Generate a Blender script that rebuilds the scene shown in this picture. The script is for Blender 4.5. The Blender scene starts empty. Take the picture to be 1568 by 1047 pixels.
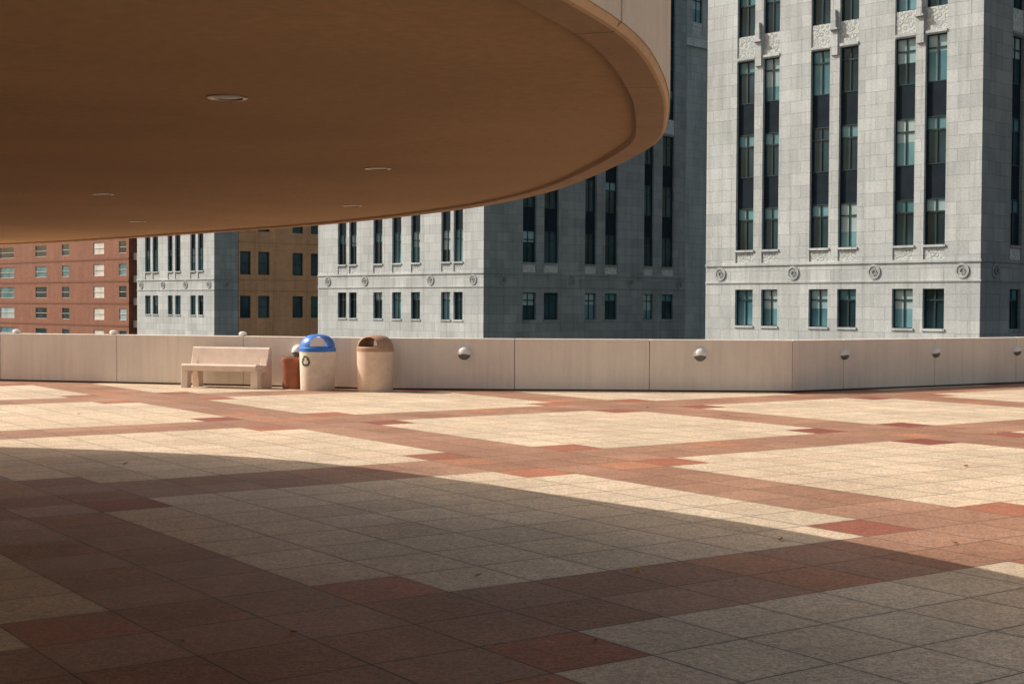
import bpy, bmesh, math, random
from mathutils import Vector, Matrix
random.seed(7)
scene=bpy.context.scene
EYE=1.65
# ------------------------------------------------------------ helpers
def link(o):
    scene.collection.objects.link(o); return o
def empty(name,loc=(0,0,0),rotz=0):
    e=bpy.data.objects.new(name,None); e.location=loc; e.rotation_euler=(0,0,rotz); e.empty_display_size=.3
    return link(e)
def mesh_obj(name,verts,faces,mat,parent=None,smooth=False,uvs=None):
    me=bpy.data.meshes.new(name); me.from_pydata([tuple(v) for v in verts],[],faces); me.update()
    if uvs:
        l=me.uv_layers.new(name="UVMap"); i=0
        for p,fu in zip(me.polygons,uvs):
            for k,li in enumerate(p.loop_indices): l.data[li].uv=fu[k]
    if mat: me.materials.append(mat)
    if smooth:
        for p in me.polygons: p.use_smooth=True
    o=bpy.data.objects.new(name,me); link(o)
    if parent: o.parent=parent
    return o
def bevel(o,w,seg=2):
    m=o.modifiers.new("bev",'BEVEL'); m.width=w; m.segments=seg; m.limit_method='ANGLE'; m.angle_limit=math.radians(35)
    return o
def revolve(name,prof,mat,parent=None,n=48,loc=(0,0,0)):
    vs=[];fs=[]
    for r,z in prof:
        for i in range(n):
            a=2*math.pi*i/n; vs.append((loc[0]+r*math.cos(a),loc[1]+r*math.sin(a),loc[2]+z))
    for j in range(len(prof)-1):
        for i in range(n):
            k=(i+1)%n; fs.append((j*n+i,j*n+k,(j+1)*n+k,(j+1)*n+i))
    fs.append(tuple(reversed(range(n)))); fs.append(tuple(range((len(prof)-1)*n,len(prof)*n)))
    o=mesh_obj(name,vs,fs,mat,parent)
    for p in o.data.polygons: p.use_smooth = len(p.vertices)==4
    m=o.modifiers.new("es",'EDGE_SPLIT'); m.split_angle=math.radians(35)
    return o
# ------------------------------------------------------------ material helpers
class NT:
    def __init__(s,name):
        s.m=bpy.data.materials.new(name); s.m.use_nodes=True; s.t=s.m.node_tree; s.t.nodes.clear()
        s.out=s.n('ShaderNodeOutputMaterial'); s.b=s.n('ShaderNodeBsdfPrincipled'); s.l(s.b.outputs[0],s.out.inputs[0])
    def n(s,t,**k):
        x=s.t.nodes.new(t)
        for a,v in k.items(): setattr(x,a,v)
        return x
    def l(s,a,b): s.t.links.new(a,b)
    def math(s,op,a,b=None,c=None):
        x=s.n('ShaderNodeMath',operation=op)
        for i,v in enumerate((a,b,c)):
            if v is None: continue
            if isinstance(v,(int,float)): x.inputs[i].default_value=v
            else: s.l(v,x.inputs[i])
        return x.outputs[0]
    def mix(s,f,a,b,bt='MIX'):
        x=s.n('ShaderNodeMix',data_type='RGBA',blend_type=bt)
        for i,v in ((0,f),(6,a),(7,b)):
            if isinstance(v,(int,float)): x.inputs[i].default_value=v
            elif isinstance(v,tuple): x.inputs[i].default_value=(*v,1)
            else: s.l(v,x.inputs[i])
        return x.outputs[2]
    def noise(s,vec,scale,detail=4,rough=.5):
        x=s.n('ShaderNodeTexNoise'); x.inputs['Scale'].default_value=scale; x.inputs['Detail'].default_value=detail; x.inputs['Roughness'].default_value=rough
        if vec is not None: s.l(vec,x.inputs['Vector'])
        return x.outputs[0]
    def rng(s,v,a,b,c,d):
        x=s.n('ShaderNodeMapRange'); s.l(v,x.inputs[0])
        for i,q in enumerate((a,b,c,d)): x.inputs[i+1].default_value=q
        return x.outputs[0]
    def bump(s,h,strength,dist):
        x=s.n('ShaderNodeBump'); x.inputs['Strength'].default_value=strength; x.inputs['Distance'].default_value=dist
        s.l(h,x.inputs['Height']); s.l(x.outputs[0],s.b.inputs['Normal'])
def simple(name,col,rough=.7,var=.12,scale=3,fine=60,bump=.15,metal=0,spec=.5,stretch=(1,1,1),dist=.004,streak=0):
    n=NT(name); tc=n.n('ShaderNodeTexCoord'); mp=n.n('ShaderNodeMapping'); mp.inputs['Scale'].default_value=stretch
    n.l(tc.outputs['Object'],mp.inputs[0]); v=mp.outputs[0]
    a=n.noise(v,scale,5,.6); b=n.noise(tc.outputs['Object'],fine,3,.6)
    f=n.rng(a,.3,.7,1-var,1+var*.6); g=n.rng(b,.3,.7,1-var*.5,1+var*.5)
    k=n.math('MULTIPLY',f,g)
    if streak:
        m2=n.n('ShaderNodeMapping'); m2.inputs['Scale'].default_value=(9,9,.5); n.l(tc.outputs['Object'],m2.inputs[0])
        k=n.math('MULTIPLY',k,n.rng(n.noise(m2.outputs[0],1,4,.6),.45,.8,1,1-streak))
    c=n.n('ShaderNodeVectorMath',operation='SCALE'); c.inputs[0].default_value=col; n.l(k,c.inputs['Scale'])
    n.l(c.outputs[0],n.b.inputs['Base Color']); n.b.inputs['Roughness'].default_value=rough; n.b.inputs['Metallic'].default_value=metal
    n.b.inputs['Specular IOR Level'].default_value=spec
    if bump: n.bump(b,bump,dist)
    return n.m
# ---- floor tiles
TILE=.593; L0=(-.154,6.83); ANG=math.radians(35.2)
def floor_mat():
    n=NT("paving_tiles"); tc=n.n('ShaderNodeTexCoord'); sp=n.n('ShaderNodeSeparateXYZ'); n.l(tc.outputs['Object'],sp.inputs[0])
    x=n.math('SUBTRACT',sp.outputs[0],L0[0]); y=n.math('SUBTRACT',sp.outputs[1],L0[1])
    ca,sa=math.cos(ANG)/TILE,math.sin(ANG)/TILE
    a=n.math('ADD',n.math('MULTIPLY',x,sa),n.math('MULTIPLY',y,-ca))
    b=n.math('ADD',n.math('MULTIPLY',x,ca),n.math('MULTIPLY',y,sa))
    ia=n.math('FLOOR',a); ib=n.math('FLOOR',b)
    ma=n.math('FLOORED_MODULO',ia,10.); mb=n.math('FLOORED_MODULO',ib,10.)
    pa=n.math('LESS_THAN',ma,7.5); pb=n.math('LESS_THAN',mb,7.5); panel=n.math('MULTIPLY',pa,pb)
    def edge(m): return n.math('ADD',n.math('LESS_THAN',m,.5),n.math('COMPARE',m,7.,.3))
    corner=n.math('MULTIPLY',edge(ma),edge(mb))
    cv=n.n('ShaderNodeCombineXYZ'); n.l(ia,cv.inputs[0]); n.l(ib,cv.inputs[1])
    wn=n.n('ShaderNodeTexWhiteNoise',noise_dimensions='2D'); n.l(cv.outputs[0],wn.inputs['Vector'])
    r=wn.outputs['Value']; wc=n.n('ShaderNodeSeparateColor'); n.l(wn.outputs['Color'],wc.inputs[0])
    tan=n.mix(r,(.565,.46,.335),(.68,.56,.42)); tan=n.mix(n.math('MULTIPLY',wc.outputs[1],.4),tan,(.64,.47,.34))
    band=n.mix(r,(.315,.165,.105),(.40,.225,.15)); band=n.mix(n.math('GREATER_THAN',wc.outputs[1],.93),band,(.43,.20,.115))
    red=n.mix(wc.outputs[0],(.24,.07,.05),(.42,.17,.10))
    c=n.mix(panel,band,tan); c=n.mix(corner,c,red)
    o=tc.outputs['Object']
    fine=n.noise(o,150,2,.7); vor=n.n('ShaderNodeTexVoronoi'); vor.inputs['Scale'].default_value=62; n.l(o,vor.inputs['Vector'])
    vs=n.n('ShaderNodeSeparateColor'); n.l(vor.outputs['Color'],vs.inputs[0])
    s1=n.rng(fine,.3,.7,.66,1.34); s2=n.rng(vs.outputs[0],0,1,.72,1.28)
    st=n.noise(o,.55,6,.65); s3=n.rng(st,.3,.72,.78,1.1)
    st2=n.noise(o,4.5,5,.7); s4=n.rng(st2,.3,.7,.86,1.09)
    k=n.math('MULTIPLY',n.math('MULTIPLY',s1,s2),n.math('MULTIPLY',s3,s4))
    sc=n.n('ShaderNodeVectorMath',operation='SCALE'); n.l(c,sc.inputs[0]); n.l(k,sc.inputs['Scale'])
    def jd(v): 
        f=n.math('FRACT',v); return n.math('MINIMUM',f,n.math('SUBTRACT',1.,f))
    wob=n.rng(n.noise(o,3,2),0,1,.003,.013)
    d=n.math('MINIMUM',jd(a),jd(b)); g=n.math('LESS_THAN',d,wob)
    gr=n.math('MULTIPLY',n.rng(d,.0,.06,1,0),n.rng(st2,.35,.65,0,.4))
    dirty=n.mix(gr,sc.outputs[0],(.16,.11,.08))
    # sparse small dark spots (gum, drips)
    sv=n.n('ShaderNodeTexVoronoi'); sv.inputs['Scale'].default_value=1.7; n.l(o,sv.inputs['Vector'])
    spot=n.math('LESS_THAN',sv.outputs['Distance'],.022)
    dirty=n.mix(n.math('MULTIPLY',spot,.45),dirty,(.10,.075,.06))
    fin=n.mix(n.math('MULTIPLY',g,.85),dirty,(.045,.03,.022))
    n.l(fin,n.b.inputs['Base Color'])
    n.l(n.rng(wc.outputs[2],0,1,.56,.68),n.b.inputs['Roughness'])
    n.b.inputs['Specular IOR Level'].default_value=.26
    h=n.math('ADD',n.math('MULTIPLY',n.math('SUBTRACT',1.,g),2.),n.math('ADD',fine,n.math('MULTIPLY',vs.outputs[0],.6)))
    n.bump(h,.4,.003)
    return n.m
# ---- ashlar stone
def stone_mat(name,c1,c2,mortar,bw=1.25,rh=.62,ms=.012,rough=.75,stain=.22):
    n=NT(name); uv=n.n('ShaderNodeUVMap'); uv.uv_map="UVMap"
    br=n.n('ShaderNodeTexBrick'); n.l(uv.outputs[0],br.inputs['Vector'])
    br.inputs['Color1'].default_value=(*c1,1); br.inputs['Color2'].default_value=(*c2,1); br.inputs['Mortar'].default_value=(*mortar,1)
    br.inputs['Scale'].default_value=1; br.inputs['Brick Width'].default_value=bw; br.inputs['Row Height'].default_value=rh; br.inputs['Mortar Size'].default_value=ms
    br.inputs['Mortar Smooth'].default_value=.3
    mp=n.n('ShaderNodeMapping'); mp.inputs['Scale'].default_value=(1,.35,1); n.l(uv.outputs[0],mp.inputs[0])
    a=n.noise(mp.outputs[0],.6,6,.65); b=n.noise(uv.outputs[0],9,4,.7)
    m2=n.n('ShaderNodeMapping'); m2.inputs['Scale'].default_value=(3,.12,1); n.l(uv.outputs[0],m2.inputs[0])
    st=n.rng(n.noise(m2.outputs[0],1,4,.6),.48,.8,1,1-stain*1.4)
    k=n.math('MULTIPLY',n.math('MULTIPLY',n.rng(a,.3,.7,1-stain,1+stain*.5),n.rng(b,.3,.7,.86,1.12)),st)
    sc=n.n('ShaderNodeVectorMath',operation='SCALE'); n.l(br.outputs[0],sc.inputs[0]); n.l(k,sc.inputs['Scale'])
    n.l(sc.outputs[0],n.b.inputs['Base Color']); n.b.inputs['Roughness'].default_value=rough
    n.bump(n.math('SUBTRACT',b,n.math('MULTIPLY',br.outputs['Fac'],2.)),.35,.02)
    return n.m
def ornament_mat(name,col,dark):
    n=NT(name); uv=n.n('ShaderNodeUVMap'); uv.uv_map="UVMap"
    w=n.n('ShaderNodeTexVoronoi',feature='SMOOTH_F1'); w.inputs['Scale'].default_value=3.2; w.inputs['Randomness'].default_value=.35; n.l(uv.outputs[0],w.inputs['Vector'])
    sn=n.math('SINE',n.math('MULTIPLY',w.outputs['Distance'],30.))
    f=n.rng(sn,-1,.6,0,1)
    n.l(n.mix(f,dark,col),n.b.inputs['Base Color']); n.b.inputs['Roughness'].default_value=.8
    n.bump(sn,.35,.02); return n.m
def glass_mat(name,c1,c2,rough=.06,spec=.22):
    n=NT(name); tc=n.n('ShaderNodeTexCoord'); a=n.noise(tc.outputs['Object'],.45,2)
    n.l(n.mix(n.rng(a,.35,.65,0,1),c1,c2),n.b.inputs['Base Color']); n.b.inputs['Roughness'].default_value=rough; n.b.inputs['Specular IOR Level'].default_value=spec
    w=n.noise(tc.outputs['Object'],1.2,2); n.bump(w,.12,.03)
    return n.m
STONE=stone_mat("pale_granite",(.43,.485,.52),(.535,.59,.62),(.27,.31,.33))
STONE_SHADE=stone_mat("granite_painted_shade",(.20,.24,.26),(.265,.31,.33),(.13,.15,.17))  # same granite darkened: shade of the right-hand faces put into the colour
BROWN=stone_mat("brown_brick",(.46,.26,.14),(.52,.30,.165),(.3,.19,.11),bw=.5,rh=.2)
BRICK=stone_mat("red_brick",(.235,.082,.045),(.295,.11,.06),(.2,.09,.06),bw=.44,rh=.16,ms=.01)
ORN=ornament_mat("carved_stone",(.49,.54,.56),(.31,.35,.37))
G1=glass_mat("window_glass_teal",(.06,.17,.21),(.15,.31,.37))
G2=glass_mat("window_glass_dark",(.008,.024,.033),(.028,.07,.09))
G3=glass_mat("window_glass_blind",(.24,.38,.42),(.36,.47,.49),rough=.3)
SPAN=simple("dark_spandrel_metal",(.012,.022,.034),.8,.3,1.5,spec=.1)
FRAME=simple("window_frame_teal",(.015,.045,.055),.5,spec=.25)
WHITEF=simple("window_frame_white",(.6,.58,.55),.5)
WALLM=simple("parapet_concrete",(.79,.715,.64),.8,.08,1.4,45,.2,stretch=(1,1,.5),streak=.12)
CORE=simple("joint_sealant",(.10,.08,.07),.9)
BENCHM=simple("bench_concrete",(.73,.59,.50),.7,.12,4,80,.2)
BODY1=simple("bin_aggregate_cream",(.74,.67,.57),.75,.12,6,90,.4)
BODY2=simple("bin_aggregate_pink",(.70,.54,.43),.75,.12,6,90,.4)
BLUE=simple("lid_blue_plastic",(.02,.17,.60),.35,.1,5,40,.03)
TANL=simple("lid_tan_plastic",(.40,.24,.15),.4,.12,5,40,.03)
LINER=simple("bin_liner_dark",(.03,.03,.03),.6)
TERRA=simple("terracotta",(.30,.095,.05),.7,.15,6,60,.2)
GREEN=simple("symbol_paint_green",(.02,.07,.05),.6)
LAMPW=simple("lamp_white_enamel",(.78,.78,.78),.3,.05)
LAMPD=simple("lamp_dark_grille",(.13,.13,.135),.5,.2)
SOFF=simple("soffit_plaster",(.80,.51,.265),.85,.13,.6,25,.12)
RING=simple("rim_plaster",(.74,.49,.29),.75,.12,2,30,.15)
FASC=simple("fascia_concrete",(.80,.69,.58),.75,.08,1.2,30,.15,stretch=(1,1,.4),streak=.1)
METAL=simple("downlight_metal",(.5,.45,.4),.3,.1,metal=1)
ASPH=simple("street_asphalt",(.05,.05,.052),.9)
# ------------------------------------------------------------ ground + deck
W=[(-45,38.6),(-10.78,29.95),(-8.15,29.3),(-5.39,28.5),(-2.4,27.5),(.05,27.42),(2.65,27.38),(5.39,27.3),(6.55,28.06),(8.78,29.5),(10.98,30.95),(45,53.2)]
mesh_obj("ground",[(-1500,-1500,-12),(1500,-1500,-12),(1500,1500,-12),(-1500,1500,-12)],[(0,1,2,3)],ASPH)
poly=[(-45,-30)]+[(45,-30)]+[(x,y+.1) for x,y in reversed(W)]
nv=len(poly)
mesh_obj("paved_plaza",[(x,y,0) for x,y in poly]+[(x,y,-.8) for x,y in poly],[tuple(range(nv))]+[(i,i+nv,(i+1)%nv+nv,(i+1)%nv) for i in range(nv)],floor_mat())
# ------------------------------------------------------------ parapet wall
def offs(pts,d):
    out=[]
    for i,p in enumerate(pts):
        p=Vector(p); ns=[]
        if i>0: t=(p-Vector(pts[i-1])).normalized(); ns.append(Vector((-t.y,t.x)))
        if i<len(pts)-1: t=(Vector(pts[i+1])-p).normalized(); ns.append(Vector((-t.y,t.x)))
        n=sum(ns,Vector((0,0))).normalized(); n=n/ n.dot(ns[0]); out.append(p+n*d)
    return out
wall=empty("parapet_wall")
TH=.3;H=1.0
fr=offs(W,0);bk=offs(W,TH)
joint=[1]*len(W); 
joint[4]=0
cf=offs(W,.03);cb=offs(W,TH-.03)
vs=[];fs=[]
for i in range(len(W)):
    vs+=[(*cf[i],0.001),(*cf[i],H-.03),(*cb[i],H-.03),(*cb[i],0.001)]
for i in range(len(W)-1):
    a=i*4;b=a+4
    for k in range(4): fs.append((a+k,b+k,b+(k+1)%4,a+(k+1)%4))
mesh_obj("core",vs,fs,CORE,wall)
for i in range(len(W)-1):
    L=(Vector(W[i+1])-Vector(W[i])).length; m=max(1,round(L/2.8))
    for j in range(m):
        t0=j/m;t1=(j+1)/m; g=.005/L
        a0=t0+(g if (j>0 or joint[i]) else 0); a1=t1-(g if (j<m-1 or joint[i+1]) else 0)
        P=[fr[i].lerp(fr[i+1],a0),fr[i].lerp(fr[i+1],a1),bk[i].lerp(bk[i+1],a1),bk[i].lerp(bk[i+1],a0)]
        v=[(*p,.03) for p in P]+[(*p,H) for p in P]
        o=mesh_obj("panel",v,[(0,3,2,1),(4,5,6,7),(0,1,5,4),(1,2,6,5),(2,3,7,6),(3,0,4,7)],WALLM,wall)
        bevel(o,.008,2)
def wall_at(x):
    for i in range(len(W)-1):
        if W[i][0]<=x<=W[i+1][0]:
            a=Vector(W[i]);b=Vector(W[i+1]); t=(x-a.x)/(b.x-a.x); d=(b-a).normalized()
            return a.lerp(b,t),math.atan2(d.y,d.x)
def dome(name,x,z,r):
    p,an=wall_at(x); e=empty(name,(p.x,p.y,z),an)
    n=24
    def cap(nm,lo,hi,mat,rr):
        vs=[];fs=[];m=14
        for j in range(m+1):
            ph=math.pi/2*j/m
            for i in range(n+1):
                a=lo+(hi-lo)*i/n
                vs.append((rr*math.cos(ph)*math.cos(a),-rr*math.sin(ph)*.85-.012,rr*math.cos(ph)*math.sin(a)))
        for j in range(m):
            for i in range(n): a=j*(n+1)+i; fs.append((a,a+1,a+n+2,a+n+1))
        return mesh_obj(nm,vs,fs,mat,e,True)
    cap("hood",math.radians(-12),math.radians(192),LAMPW,r)
    cap("grille",math.radians(192),math.radians(348),LAMPD,r*.93)
    vs=[];fs=[]
    for i in range(32):
        a=2*math.pi*i/32
        for rr,y in((r*1.06,.002),(r*1.06,-.014),(r*.9,-.016)): vs.append((rr*math.cos(a),y,rr*math.sin(a)))
    for i in range(32):
        a=i*3;b=((i+1)%32)*3
        fs+=[(a,b,b+1,a+1),(a+1,b+1,b+2,a+2)]
    mesh_obj("base_ring",vs,fs,LAMPW,e)
for x in (-4.22,-.92,3.62,6.55,8.78,10.98): dome("wall_lamp",x,.71,.135 if x<5 else .118)
for x in (-5.47,-8.3,-10.5):
    p,an=wall_at(x); nn=Vector((-math.sin(an),math.cos(an)))
    e=empty("parapet_globe_lamp",(p.x+nn.x*.15,p.y+nn.y*.15,H),an)
    revolve("collar",[(.05,0),(.05,.015),(.04,.02)],LAMPD,e,24)
    revolve("globe",[(.04,.01),(.07,.02),(.082,.04),(.075,.065),(.05,.083),(.015,.09)],LAMPW,e,24)
# ------------------------------------------------------------ bench
bench=empty("park_bench",(-5.62,27.98,0),math.radians(-18))
Lb=1.68
def extr(name,prof,x0,x1,mat,parent,bw=.015):
    n=len(prof); v=[(x0,y,z) for y,z in prof]+[(x1,y,z) for y,z in prof]
    f=[tuple(range(n)),tuple(reversed(range(n,2*n)))]+[(i,i+n,(i+1)%n+n,(i+1)%n) for i in range(n)]
    o=mesh_obj(name,v,f,mat,parent)
    bm=bmesh.new(); bm.from_mesh(o.data); bmesh.ops.recalc_face_normals(bm,faces=bm.faces); bm.to_mesh(o.data); bm.free()
    if bw: bevel(o,bw,3)
    return o
ep=[(-.31,0),(-.29,.42),(-.27,.455),(.08,.44),(.17,.72),(.20,.755),(.27,.755),(.295,.72),(.31,0),(.13,0),(.10,.26),(.04,.31),(-.07,.31),(-.13,.26),(-.16,0)]
extr("end_panel_1",ep,-Lb/2,-Lb/2+.15,BENCHM,bench)
extr("end_panel_2",ep,Lb/2-.15,Lb/2,BENCHM,bench)
extr("seat",[(-.325,.34),(-.325,.44),(-.29,.47),(.10,.445),(.13,.36),(-.24,.33)],-Lb/2+.02,Lb/2-.02,BENCHM,bench,.012)
extr("backrest",[(.085,.42),(.175,.765),(.20,.79),(.25,.79),(.27,.765),(.215,.40)],-Lb/2-.01,Lb/2+.01,BENCHM,bench,.012)
# ------------------------------------------------------------ bins
def hood(parent,mat,r,z0,h,rot):
    n=48;m=12;prof=[(r*1.0,z0-.02),(r*1.05,z0),(r*1.05,z0+.07),(r*1.0,z0+.085)]
    revolve("lid_rim",prof,mat,parent,48)
    vs=[];fs=[]
    for j in range(m+1):
        ph=math.pi/2*j/m*.97
        for i in range(n):
            a=2*math.pi*i/n; e=.72
            vs.append((r*math.cos(ph)**e*math.cos(a),r*math.cos(ph)**e*math.sin(a),z0+.08+(h-.08)*math.sin(ph)))
    for j in range(m):
        for i in range(n):
            k=(i+1)%n; fs.append((j*n+i,j*n+k,(j+1)*n+k,(j+1)*n+i))
    fs.append(tuple(range(m*n,(m+1)*n))); fs.append(tuple(reversed(range(n))))
    o=mesh_obj("hood",vs,fs,mat,None,True)
    pr=[]; w=r*.62; hh=h-.13
    for i in range(17):
        a=math.pi*i/16; pr.append((w*math.cos(a),z0+.09+hh*max(0,math.sin(a))**.8))
    pr=[(w,z0+.088)]+pr[1:-1]+[(-w,z0+.088)]
    nn=len(pr); v=[(x,-1,z) for x,z in pr]+[(x,1,z) for x,z in pr]
    f=[tuple(range(nn)),tuple(reversed(range(nn,2*nn)))]+[(i,i+nn,(i+1)%nn+nn,(i+1)%nn) for i in range(nn)]
    c=mesh_obj("cut",v,f,None)
    bm=bmesh.new(); bm.from_mesh(c.data); bmesh.ops.recalc_face_normals(bm,faces=bm.faces); bm.to_mesh(c.data); bm.free()
    c.data.transform(Matrix.Rotation(rot,4,'Z'))
    bo=o.modifiers.new("b",'BOOLEAN'); bo.operation='DIFFERENCE'; bo.object=c; bo.solver='EXACT'
    dg=bpy.context.evaluated_depsgraph_get(); me=bpy.data.meshes.new_from_object(o.evaluated_get(dg))
    o.modifiers.clear(); o.data=me; o.parent=parent
    bpy.data.objects.remove(c)
    m2=o.modifiers.new("es",'EDGE_SPLIT'); m2.split_angle=math.radians(40)
    revolve("throat",[(w*.85,z0+.086),(w*.85,z0+.0915)],LINER,parent,32)
rb=empty("recycling_bin",(-3.74,27.35,0))
revolve("body",[(.315,0),(.325,.02),(.345,.70),(.35,.745)],BODY1,rb,64)
hood(rb,BLUE,.335,.74,.33,math.radians(20))
def onbody(px,pz,ang0,r): 
    a=ang0+px/r; return (r*math.cos(a),r*math.sin(a),pz)
e_v=[];e_f=[]
for k in range(3):
    R=Matrix.Rotation(math.radians(120*k),2)
    path=[(-.068,.03),(-.032,.088),(.032,.088),(.054,.05)]
    wdt=.018
    P=[Vector(p) for p in path]
    L=[];Rr=[]
    for i,p in enumerate(P):
        t=(P[min(i+1,3)]-P[max(i-1,0)]).normalized(); nn=Vector((-t.y,t.x)); L.append(p+nn*wdt);Rr.append(p-nn*wdt)
    b=len(e_v); pts=L+Rr
    t=(P[3]-P[2]).normalized(); nn=Vector((-t.y,t.x)); pts+=[P[3]+nn*.040,P[3]-nn*.040,P[3]+t*.05]
    for q in pts:
        q=R@q; e_v.append(onbody(q.x,q.y+.56,math.radians(-124),.3475))
    for i in range(3): e_f.append((b+i,b+i+1,b+4+i+1,b+4+i))
    e_f.append((b+8,b+9,b+10))
mesh_obj("recycling_symbol",e_v,e_f,GREEN,rb)
tb=empty("litter_bin",(-2.6,27.05,0))
revolve("body",[(.325,0),(.335,.02),(.35,.72),(.355,.765)],BODY2,tb,64)
hood(tb,TANL,.34,.76,.31,math.radians(-28))
pl=empty("terracotta_planter",(-4.27,27.7,0))
revolve("pot",[(.18,0),(.20,.02),(.205,.5),(.225,.53),(.225,.60),(.20,.61),(.19,.56)],TERRA,pl,48)
# ------------------------------------------------------------ canopy
Z=.65
vis=[(-8.9,25.0),(-4.45,20.45),(-2.02,17.6),(.1,13.7),(.86,9.55),(.86,7.9),(.64,6.2),(.19,4.66)]
out=[(x*Z,y*Z) for x,y in vis]+[(-.95,1.0),(-2.9,-2.2),(-6,-6),(-12,-9),(-20,-8),(-27,-1),(-28,9),(-22,15.5),(-14,17.4),(-9.2,17.3)]
def cr(pts,seg=16):
    n=len(pts);res=[]
    for i in range(n):
        p=[Vector(pts[(i+k-1)%n]) for k in range(4)]
        for j in range(seg):
            t=j/seg
            q=.5*((2*p[1])+(-p[0]+p[2])*t+(2*p[0]-5*p[1]+4*p[2]-p[3])*t*t+(-p[0]+3*p[1]-3*p[2]+p[3])*t**3)
            res.append(q)
    return res
C=cr(out)
for _ in range(30): C=[(C[i-1]+C[i]*2+C[(i+1)%len(C)])/4 for i in range(len(C))]
def inset(C,d):
    r=[]
    n=len(C)
    for i in range(n):
        t=(C[(i+1)%n]-C[i-1]).normalized(); r.append(C[i]+Vector((t.y,-t.x))*-d)
    return r
area=sum(C[i].x*C[(i+1)%len(C)].y-C[(i+1)%len(C)].x*C[i].y for i in range(len(C)))
sg=1 if area>0 else -1
can=empty("curved_canopy")
zb=EYE+Z; n=len(C)
def strip(name,rings,mat,smooth=True,capl=False):
    vs=[];fs=[]
    for d,z in rings:
        for p in inset(C,d*sg): vs.append((p.x,p.y,z))
    for j in range(len(rings)-1):
        for i in range(n):
            k=(i+1)%n; fs.append((j*n+i,j*n+k,(j+1)*n+k,(j+1)*n+i))
    if capl: fs.append(tuple(range((len(rings)-1)*n,len(rings)*n)))
    o=mesh_obj(name,vs,fs,mat,can,smooth); m=o.modifiers.new("es",'EDGE_SPLIT'); m.split_angle=math.radians(25)
    return o
TOPF=.62
strip("fascia",[(.45,zb+TOPF),(.0,zb+TOPF),(0,zb+.022),(.004,zb+.022)],FASC)
strip("rim",[(.004,zb+.022),(.012,zb+.004),(.02,zb),(.115,zb),(.12,zb+.014)],RING)
strip("soffit",[(.12,zb+.014),(.5,zb+.014)],SOFF,False,True)
strip("roof_deck",[(.45,zb+TOPF),(.6,zb+TOPF)],FASC,False,True)
for i in range(9,n,14):
    p=C[i]; t=(C[(i+1)%n]-C[i-1]).normalized(); inn=Vector((-t.y,t.x))*sg
    v=[];hw=.002
    for (d,z) in ((-.002,zb+TOPF),(-.002,zb+.022),(.02,zb-.002),(.117,zb-.002)):
        for s in(-1,1):
            q=p+inn*d+t*hw*s; v.append((q.x,q.y,z))
    mesh_obj("rim_joint",v,[(0,1,3,2),(2,3,5,4),(4,5,7,6)],CORE,can)
for (x,y) in ((-.92,4.6),(-.66,6.97),(-2.5,8.7),(-3.05,11.6),(-1.08,9.6),(-4.6,6.4),(-6,10),(-3.2,3.0)):
    z=zb+.014
    revolve("downlight_trim",[(.065,.004),(.065,-.004),(.052,-.005),(.048,.003)],METAL,can,32,(x,y,z))
    revolve("downlight_lens",[(.046,-.001),(.03,-.003),(.01,-.004)],LAMPW,can,24,(x,y,z))
revolve("pedestal_light_block",[(7,0),(7,zb+.016)],simple("light_block_dark",(.13,.09,.065),.8),can,96,(-12,4,0))  # unseen pedestal, added wide and dark to block light under the canopy
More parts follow.
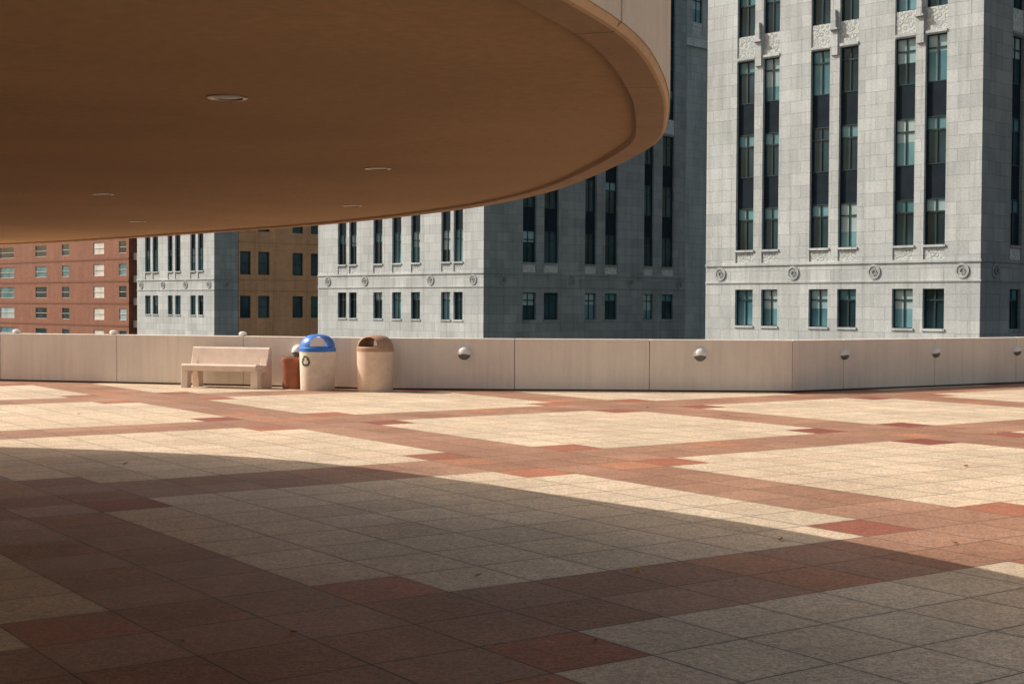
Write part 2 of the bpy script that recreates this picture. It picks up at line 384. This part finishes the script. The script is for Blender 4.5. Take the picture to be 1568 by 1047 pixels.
# ------------------------------------------------------------ buildings
DL=Vector((-.695,.719)); NL=Vector((-.719,-.695)); DR=Vector((.719,.695)); NR=Vector((.695,-.719))
class Bld:
    def __init__(s,name,mats): s.name=name; s.p={}; s.m=mats
    def quad(s,key,pts,uv):
        P=s.p.setdefault(key,([],[],[])); b=len(P[0]); P[0].extend(pts); P[1].append((b,b+1,b+2,b+3)); P[2].append(uv)
    def fin(s):
        e=empty(s.name)
        for k,(v,f,u) in s.p.items(): mesh_obj(k,v,f,s.m[k],e,False,u)
        return e
class Face:
    def __init__(s,b,O,d,n): s.b=b;s.O=Vector(O);s.d=d;s.n=n
    def P(s,a,z,dep): q=s.O+s.d*a+s.n*dep; return (q.x,q.y,z+EYE)
    def rect(s,key,a0,a1,z0,z1,dep): s.b.quad(key,[s.P(a0,z0,dep),s.P(a1,z0,dep),s.P(a1,z1,dep),s.P(a0,z1,dep)],[(a0,z0),(a1,z0),(a1,z1),(a0,z1)])
    def vrev(s,key,a,z0,z1,d0,d1): s.b.quad(key,[s.P(a,z0,d0),s.P(a,z0,d1),s.P(a,z1,d1),s.P(a,z1,d0)],[(a+d0,z0),(a+d1,z0),(a+d1,z1),(a+d0,z1)])
    def hrev(s,key,a0,a1,z,d0,d1): s.b.quad(key,[s.P(a0,z,d0),s.P(a1,z,d0),s.P(a1,z,d1),s.P(a0,z,d1)],[(a0,z+d0),(a1,z+d0),(a1,z+d1),(a0,z+d1)])
    def box(s,key,a0,a1,z0,z1,d0,d1):
        s.rect(key,a0,a1,z0,z1,d1); s.vrev(key,a0,z0,z1,d0,d1); s.vrev(key,a1,z0,z1,d0,d1); s.hrev(key,a0,a1,z0,d0,d1); s.hrev(key,a0,a1,z1,d0,d1)
    def facade(s,L,cols,rows,zb,zt,wall='walls',glass=None,deps=None,frame='frames',style='office',dark=.35):
        D={'wall':0,'win':-.22,'span':-.17,'orn':-.05}
        if deps: D.update(deps)
        S=sorted({0,L,*[c for q in cols for c in q[:2]]}); Zs=sorted({zb,zt,*[r for q in rows for r in q[:2]]})
        def kind(i,j):
            if i<0 or j<0 or i>=len(S)-1 or j>=len(Zs)-1: return 'wall'
            a=(S[i]+S[i+1])/2; z=(Zs[j]+Zs[j+1])/2
            if any(c[0]<a<c[1] for c in cols):
                for r in rows:
                    if r[0]<z<r[1]: return r[2]
            return 'wall'
        for i in range(len(S)-1):
            for j in range(len(Zs)-1):
                k=kind(i,j); a0,a1,z0,z1=S[i],S[i+1],Zs[j],Zs[j+1]; dep=D[k]
                key={'wall':wall,'span':'spandrels','orn':'carved_panels'}.get(k)
                if k=='win':
                    g=glass(i,j) if glass else random.choice(['glass_dark','glass_teal','glass_teal','glass_teal'])
                    s.rect(g,a0,a1,z0,z1,dep)
                    w=.05; f0,f1=dep+.003,dep+.07
                    s.box(frame,a0,a0+w,z0,z1,f0,f1); s.box(frame,a1-w,a1,z0,z1,f0,f1)
                    s.box(frame,a0+w,a1-w,z0,z0+w,f0,f1); s.box(frame,a0+w,a1-w,z1-w,z1,f0,f1)
                    m=(a0+a1)/2
                    if style=='office':
                        zt_=z0+(z1-z0)*.72
                        s.box(frame,m-.03,m+.03,z0+w,z1-w,f0,f1-.02); s.box(frame,a0+w,a1-w,zt_-.035,zt_+.035,f0,f1-.01)
                        q=random.random()
                        if q<dark: s.rect('glass_dark',a0+w,a1-w,z0+w,zt_-.04,dep+.002)
                        elif q<dark+.3:
                            s.rect('glass_blind',a0+w,a1-w,z1-(z1-z0)*random.uniform(.25,.7),z1-w,dep+.002)
                    else:
                        s.box(frame,a0+w,a1-w,(z0+z1)/2-.03,(z0+z1)/2+.03,f0,f1-.01)
                else: s.rect(key,a0,a1,z0,z1,dep)
                kr=kind(i+1,j)
                if i<len(S)-2 and D[kr]!=dep: s.vrev(wall,a1,z0,z1,dep,D[kr])
                ku=kind(i,j+1)
                if j<len(Zs)-2 and D[ku]!=dep: s.hrev(wall,a0,a1,z1,dep,D[ku])
OFF=[(-8.9,-6.9,'win'),(-5,-3,'win'),(-1.04,.88,'win'),(2.28,2.95,'orn'),(2.95,5.18,'win'),(5.18,6.8,'span'),(6.8,9.08,'win'),(9.08,10.7,'span'),(10.7,12.95,'win'),(13.15,14.25,'orn'),(14.25,16.5,'win'),(16.5,18.1,'span'),(18.1,20.4,'win'),(20.4,22,'span'),(22,24.3,'win')]
def trims(F,L,cols,mk='mouldings'):
    F.box(mk,-.06 if F.d==DL else 0,L,1.20,1.29,0,.04); F.box(mk,-.06 if F.d==DL else 0,L,2.13,2.24,0,.06)
    for c in cols: 
        F.box(mk,c[0]-.05,c[1]+.05,2.86,2.97,-.04,.06); F.box(mk,c[0]-.04,c[1]+.04,-1.14,-1.03,-.04,.05)
        F.box(mk,c[0],c[1],13.0,13.13,-.04,.05)
    cs=sorted(cols); piers=[]
    # carved finials on the narrow mullion piers
    for c,d in zip(cs,cs[1:]):
        if d[0]-c[1]<1.05:
            m=(c[1]+d[0])/2
            F.box(mk,m-.20,m+.20,12.6,13.9,0,.10); F.box(mk,m-.14,m+.14,13.9,14.5,0,.20)
            F.box(mk,m-.09,m+.09,14.5,14.85,0,.15); F.box(mk,m-.24,m+.24,13.85,13.95,.0,.23)
    prev=0
    for c in cs+[(L,L)]:
        if c[0]-prev>1.3: piers.append((prev+c[0])/2)
        prev=c[1]
    for a in piers:
        for rr,d0,d1 in ((.36,.0,.05),(.26,.05,.02),(.15,.02,.08)):
            N=20
            for i in range(N):
                t0=2*math.pi*i/N;t1=2*math.pi*(i+1)/N
                zc=1.72
                p0=(a+rr*math.cos(t0),zc+rr*math.sin(t0));p1=(a+rr*math.cos(t1),zc+rr*math.sin(t1))
                F.b.quad(mk+'_round',[F.P(*p0,d0),F.P(*p1,d0),F.P(*p1,d1),F.P(*p0,d1)],[p0,p1,p1,p0])
                r2=rr*.72; q0=(a+r2*math.cos(t0),zc+r2*math.sin(t0));q1=(a+r2*math.cos(t1),zc+r2*math.sin(t1))
                F.b.quad(mk+'_round',[F.P(*p0,d1),F.P(*p1,d1),F.P(*q1,d1+.001),F.P(*q0,d1+.001)],[p0,p1,q1,q0])
MEDAL=simple("medallion_stone",(.38,.42,.44),.8,.25,4,9)
MEDAL_SHADE=simple("medallion_painted_shade",(.21,.245,.26),.8,.25,4,9)  # medallion stone again, with the side-face shade painted into its colour
def office(name,corner,L1,cols1,L2,cols2,zb,zt,rows=OFF,m2=None,dz=0):
    mats={'walls':STONE,'side_walls':m2 or STONE_SHADE,'spandrels':SPAN,'carved_panels':ORN,'glass_dark':G2,'glass_teal':G1,'glass_blind':G3,'frames':FRAME,'mouldings':STONE,'side_mouldings':STONE_SHADE,'mouldings_round':MEDAL,'side_mouldings_round':MEDAL_SHADE,'roof':STONE_SHADE}
    b=Bld(name,mats); C0=Vector(corner)
    rows=[(r[0]+dz,r[1]+dz,r[2]) for r in rows if r[1]+dz<zt-.8]
    F1=Face(b,C0,DL,NL); F1.facade(L1,cols1,rows,zb,zt); trims(F1,L1,cols1)
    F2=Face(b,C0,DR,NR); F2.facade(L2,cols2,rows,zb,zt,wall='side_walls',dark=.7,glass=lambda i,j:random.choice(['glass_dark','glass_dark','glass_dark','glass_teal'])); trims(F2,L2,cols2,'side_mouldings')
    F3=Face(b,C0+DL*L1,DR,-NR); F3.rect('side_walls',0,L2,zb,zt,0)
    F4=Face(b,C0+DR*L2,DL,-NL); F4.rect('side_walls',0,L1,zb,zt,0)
    z=zt+EYE; c=[C0,C0+DL*L1,C0+DL*L1+DR*L2,C0+DR*L2]
    b.quad('roof',[(p.x,p.y,z) for p in c],[(0,0),(1,0),(1,1),(0,1)])
    F1.box('mouldings',-.3,L1,zt-.6,zt+.3,0,.3); F2.box('mouldings',0,L2,zt-.6,zt+.3,0,.3)
    return b
ZB=-13.6
c1=[(1.83,2.96),(3.48,4.61),(6.63,7.72),(8.28,9.42),(11.34,12.38),(12.92,14.07)]
c2=[];a=2.86
while a<26: c2+=[(a,a+1.15),(a+1.7,a+2.85)]; a+=4.85
office("stone_office_building",(21.7,66),16.06,c1,30,c2,ZB,28).fin()
m1=[(2.1,3.05),(3.38,4.34),(6.6,7.6),(8.7,9.73),(10.85,11.9),(13.9,14.8),(15.15,16.2)]
m2=[(3.7,5.0),(5.8,7.25),(10.0,11.2),(12.15,13.5),(16.5,17.6),(18.6,20)]
office("stone_office_building",(-1.94,96),18.7,m1,21.4,m2,ZB,34).fin()
l1=[(1.8,2.7),(3.1,4.0),(5.7,6.65),(7.1,7.95),(9.7,10.7),(11.1,12.1)]
office("stone_office_building",(-26.6,127),13.6,l1,2.5,[],ZB,20,dz=-.15).fin()
WING=stone_mat("wing_granite",(.31,.37,.39),(.37,.42,.44),(.21,.24,.26))
wg=Bld("stone_tower_wing",{'walls':WING,'glass_dark':G2,'glass_teal':G1,'glass_blind':G3,'frames':FRAME,'mouldings':STONE,'roof':STONE_SHADE,'carved_panels':ORN,'spandrels':SPAN})
O=Vector((-1.94,96))+DR*21.4-NR*1.5
F=Face(wg,O,DR,NR); F.facade(14,[(2.6,3.8),(5,6.2)],[(21.5,22.6,'orn'),(22.6,25,'win'),(26.5,28.9,'win')],ZB,36)
F.box('mouldings',0,14,20.6,21.2,0,.25)
F=Face(wg,O+DR*14,DL,-NL); F.rect('walls',0,14,ZB,36,0)
F=Face(wg,O,DL,NL); F.rect('walls',0,1.6,ZB,36,0)
wg.fin()
bm_={'walls':BROWN,'glass_dark':G2,'glass_teal':G1,'glass_blind':G3,'frames':FRAME,'mouldings':BROWN,'roof':BROWN}
bb=Bld("brown_brick_building",bm_)
O=Vector((-26.6,127))+DR*2.52+NR*.05
cols=[(.15,1.3),(2.1,3.35),(5.9,7.1),(8.0,9.2),(11.8,13),(13.9,15.1)]
rows=[(-5,-3.0,'win'),(-1.3,.72,'win'),(2.65,4.75,'win'),(6.6,8.7,'win'),(10.5,12.6,'win')]
F=Face(bb,O,DR,NR); F.facade(18,cols,rows,ZB,19,glass=lambda i,j:'glass_dark',style='x')
for z in (1.2,2.2,5.6): F.box('mouldings',0,18,z,z+.14,0,.06)
F=Face(bb,O+DR*18,DL,-NL); F.rect('walls',0,14,ZB,19,0)
bb.quad('roof',[(p.x,p.y,19+EYE) for p in (O,O+DR*18,O+DR*18+DL*14,O+DL*14)],[(0,0)]*4)
bb.fin()
rk={'walls':BRICK,'side_walls':BRICK,'glass_dark':G2,'glass_teal':G1,'glass_blind':G3,'glass_curtain':simple("window_curtain",(.6,.6,.57),.5,.3,.6),'frames':WHITEF,'mouldings':simple("brick_band",(.18,.07,.04),.8),'balconies':simple("balcony_concrete",(.5,.44,.39),.8),'roof':ASPH}
ba=Bld("brick_apartment_building",rk); CO=Vector((-48.5,180))
cols=[(.6,2.5),(6.4,9.3),(16.0,18.1),(22.6,26),(32.7,37.3),(41,43),(47,50)]
rows=[(-2.2-2.85*3+2.85*k,-.65-2.85*3+2.85*k,'win') for k in range(9)]
F=Face(ba,CO,DL,NL)
F.facade(54,cols,rows,ZB,18,deps={'win':-.1},glass=lambda i,j:('glass_curtain' if i==3 and random.random()<.9 else random.choice(['glass_dark','glass_teal','glass_blind','glass_dark'])),style='x')
for k in range(9): F.box('mouldings',0,54,-3.0-2.85*3+2.85*k,-2.75-2.85*3+2.85*k,0,.04)
F=Face(ba,CO,DR,NR); F.facade(22,[(1.2,3),(5,7),(10,12),(15,17)],rows,ZB,18,wall='side_walls',style='x')
for k in range(9): F.box('balconies',.6,7.6,-3.1-2.85*3+2.85*k,-2.2-2.85*3+2.85*k,0,1.2)
ba.quad('roof',[(p.x,p.y,18+EYE) for p in (CO,CO+DR*22,CO+DR*22+DL*54,CO+DL*54)],[(0,0)]*4)
ba.fin()
# ------------------------------------------------------------ fallen leaves
LEAF=simple("dry_leaf",(.55,.30,.06),.7,.4,30)
vs=[];fs=[]
spots=[(.42,6.95),(1.9,10.0),(.78,8.8),(1.35,8.5),(-3.95,14.5),(4.7,14.7),(-1.1,7.1),(-1.6,6.9),(3.1,9.9),(-.2,8.6),(6.3,18.5),(-6.4,21),(2.2,23)]
for (x,y) in spots:
    s=random.uniform(.018,.032); a=random.uniform(0,6.28); b=len(vs); cu=random.uniform(.3,.8)
    pts=[(-1.3,0,.1),(-.5,.55,cu),(.5,.5,.5),(1.4,0,.9),(.5,-.5,.4),(-.5,-.55,.2),(0,0,.05)]
    for p in pts: vs.append((x+s*(p[0]*math.cos(a)-p[1]*math.sin(a)),y+s*(p[0]*math.sin(a)+p[1]*math.cos(a)),.004+s*p[2]))
    for k in range(6): fs.append((b+6,b+k,b+(k+1)%6))
mesh_obj("fallen_leaves",vs,fs,LEAF)
# ------------------------------------------------------------ light
EL=math.radians(38); h=Vector((.946,-.324)).normalized()
Ld=Vector((h.x*math.cos(EL),h.y*math.cos(EL),-math.sin(EL)))
s=bpy.data.lights.new("sun",'SUN'); s.energy=5.0; s.angle=math.radians(.5); s.color=(1,.935,.84)
so=bpy.data.objects.new("sun",s); so.rotation_euler=Ld.to_track_quat('-Z','Y').to_euler(); so.location=(-20,10,30); link(so)
w=bpy.data.worlds.new("World"); scene.world=w; w.use_nodes=True; t=w.node_tree
sky=t.nodes.new('ShaderNodeTexSky'); sky.sky_type='NISHITA'; sky.sun_disc=False; sky.sun_elevation=EL; sky.sun_rotation=math.atan2(-h.x,-h.y)%(2*math.pi)
sky.air_density=1.0; sky.dust_density=4.0; sky.ozone_density=.2
mx=t.nodes.new('ShaderNodeMix'); mx.data_type='RGBA'; mx.blend_type='MULTIPLY'; mx.inputs[0].default_value=1; mx.inputs[7].default_value=(1,.85,.67,1)
t.links.new(sky.outputs[0],mx.inputs[6])
bg=t.nodes['Background']; t.links.new(mx.outputs[2],bg.inputs[0]); bg.inputs[1].default_value=.15
# ------------------------------------------------------------ camera
cd=bpy.data.cameras.new("camera"); cd.lens=50; cd.sensor_width=36; cd.clip_end=4000; cd.clip_start=.05
co=bpy.data.objects.new("camera",cd); link(co)
M=Matrix.Rotation(math.radians(90-1.486),4,'X')@Matrix.Rotation(.005,4,'Z')
co.matrix_world=Matrix.Translation((0,0,EYE))@M
scene.camera=co
scene.view_settings.view_transform='Standard'; scene.view_settings.look='None'; scene.view_settings.exposure=0
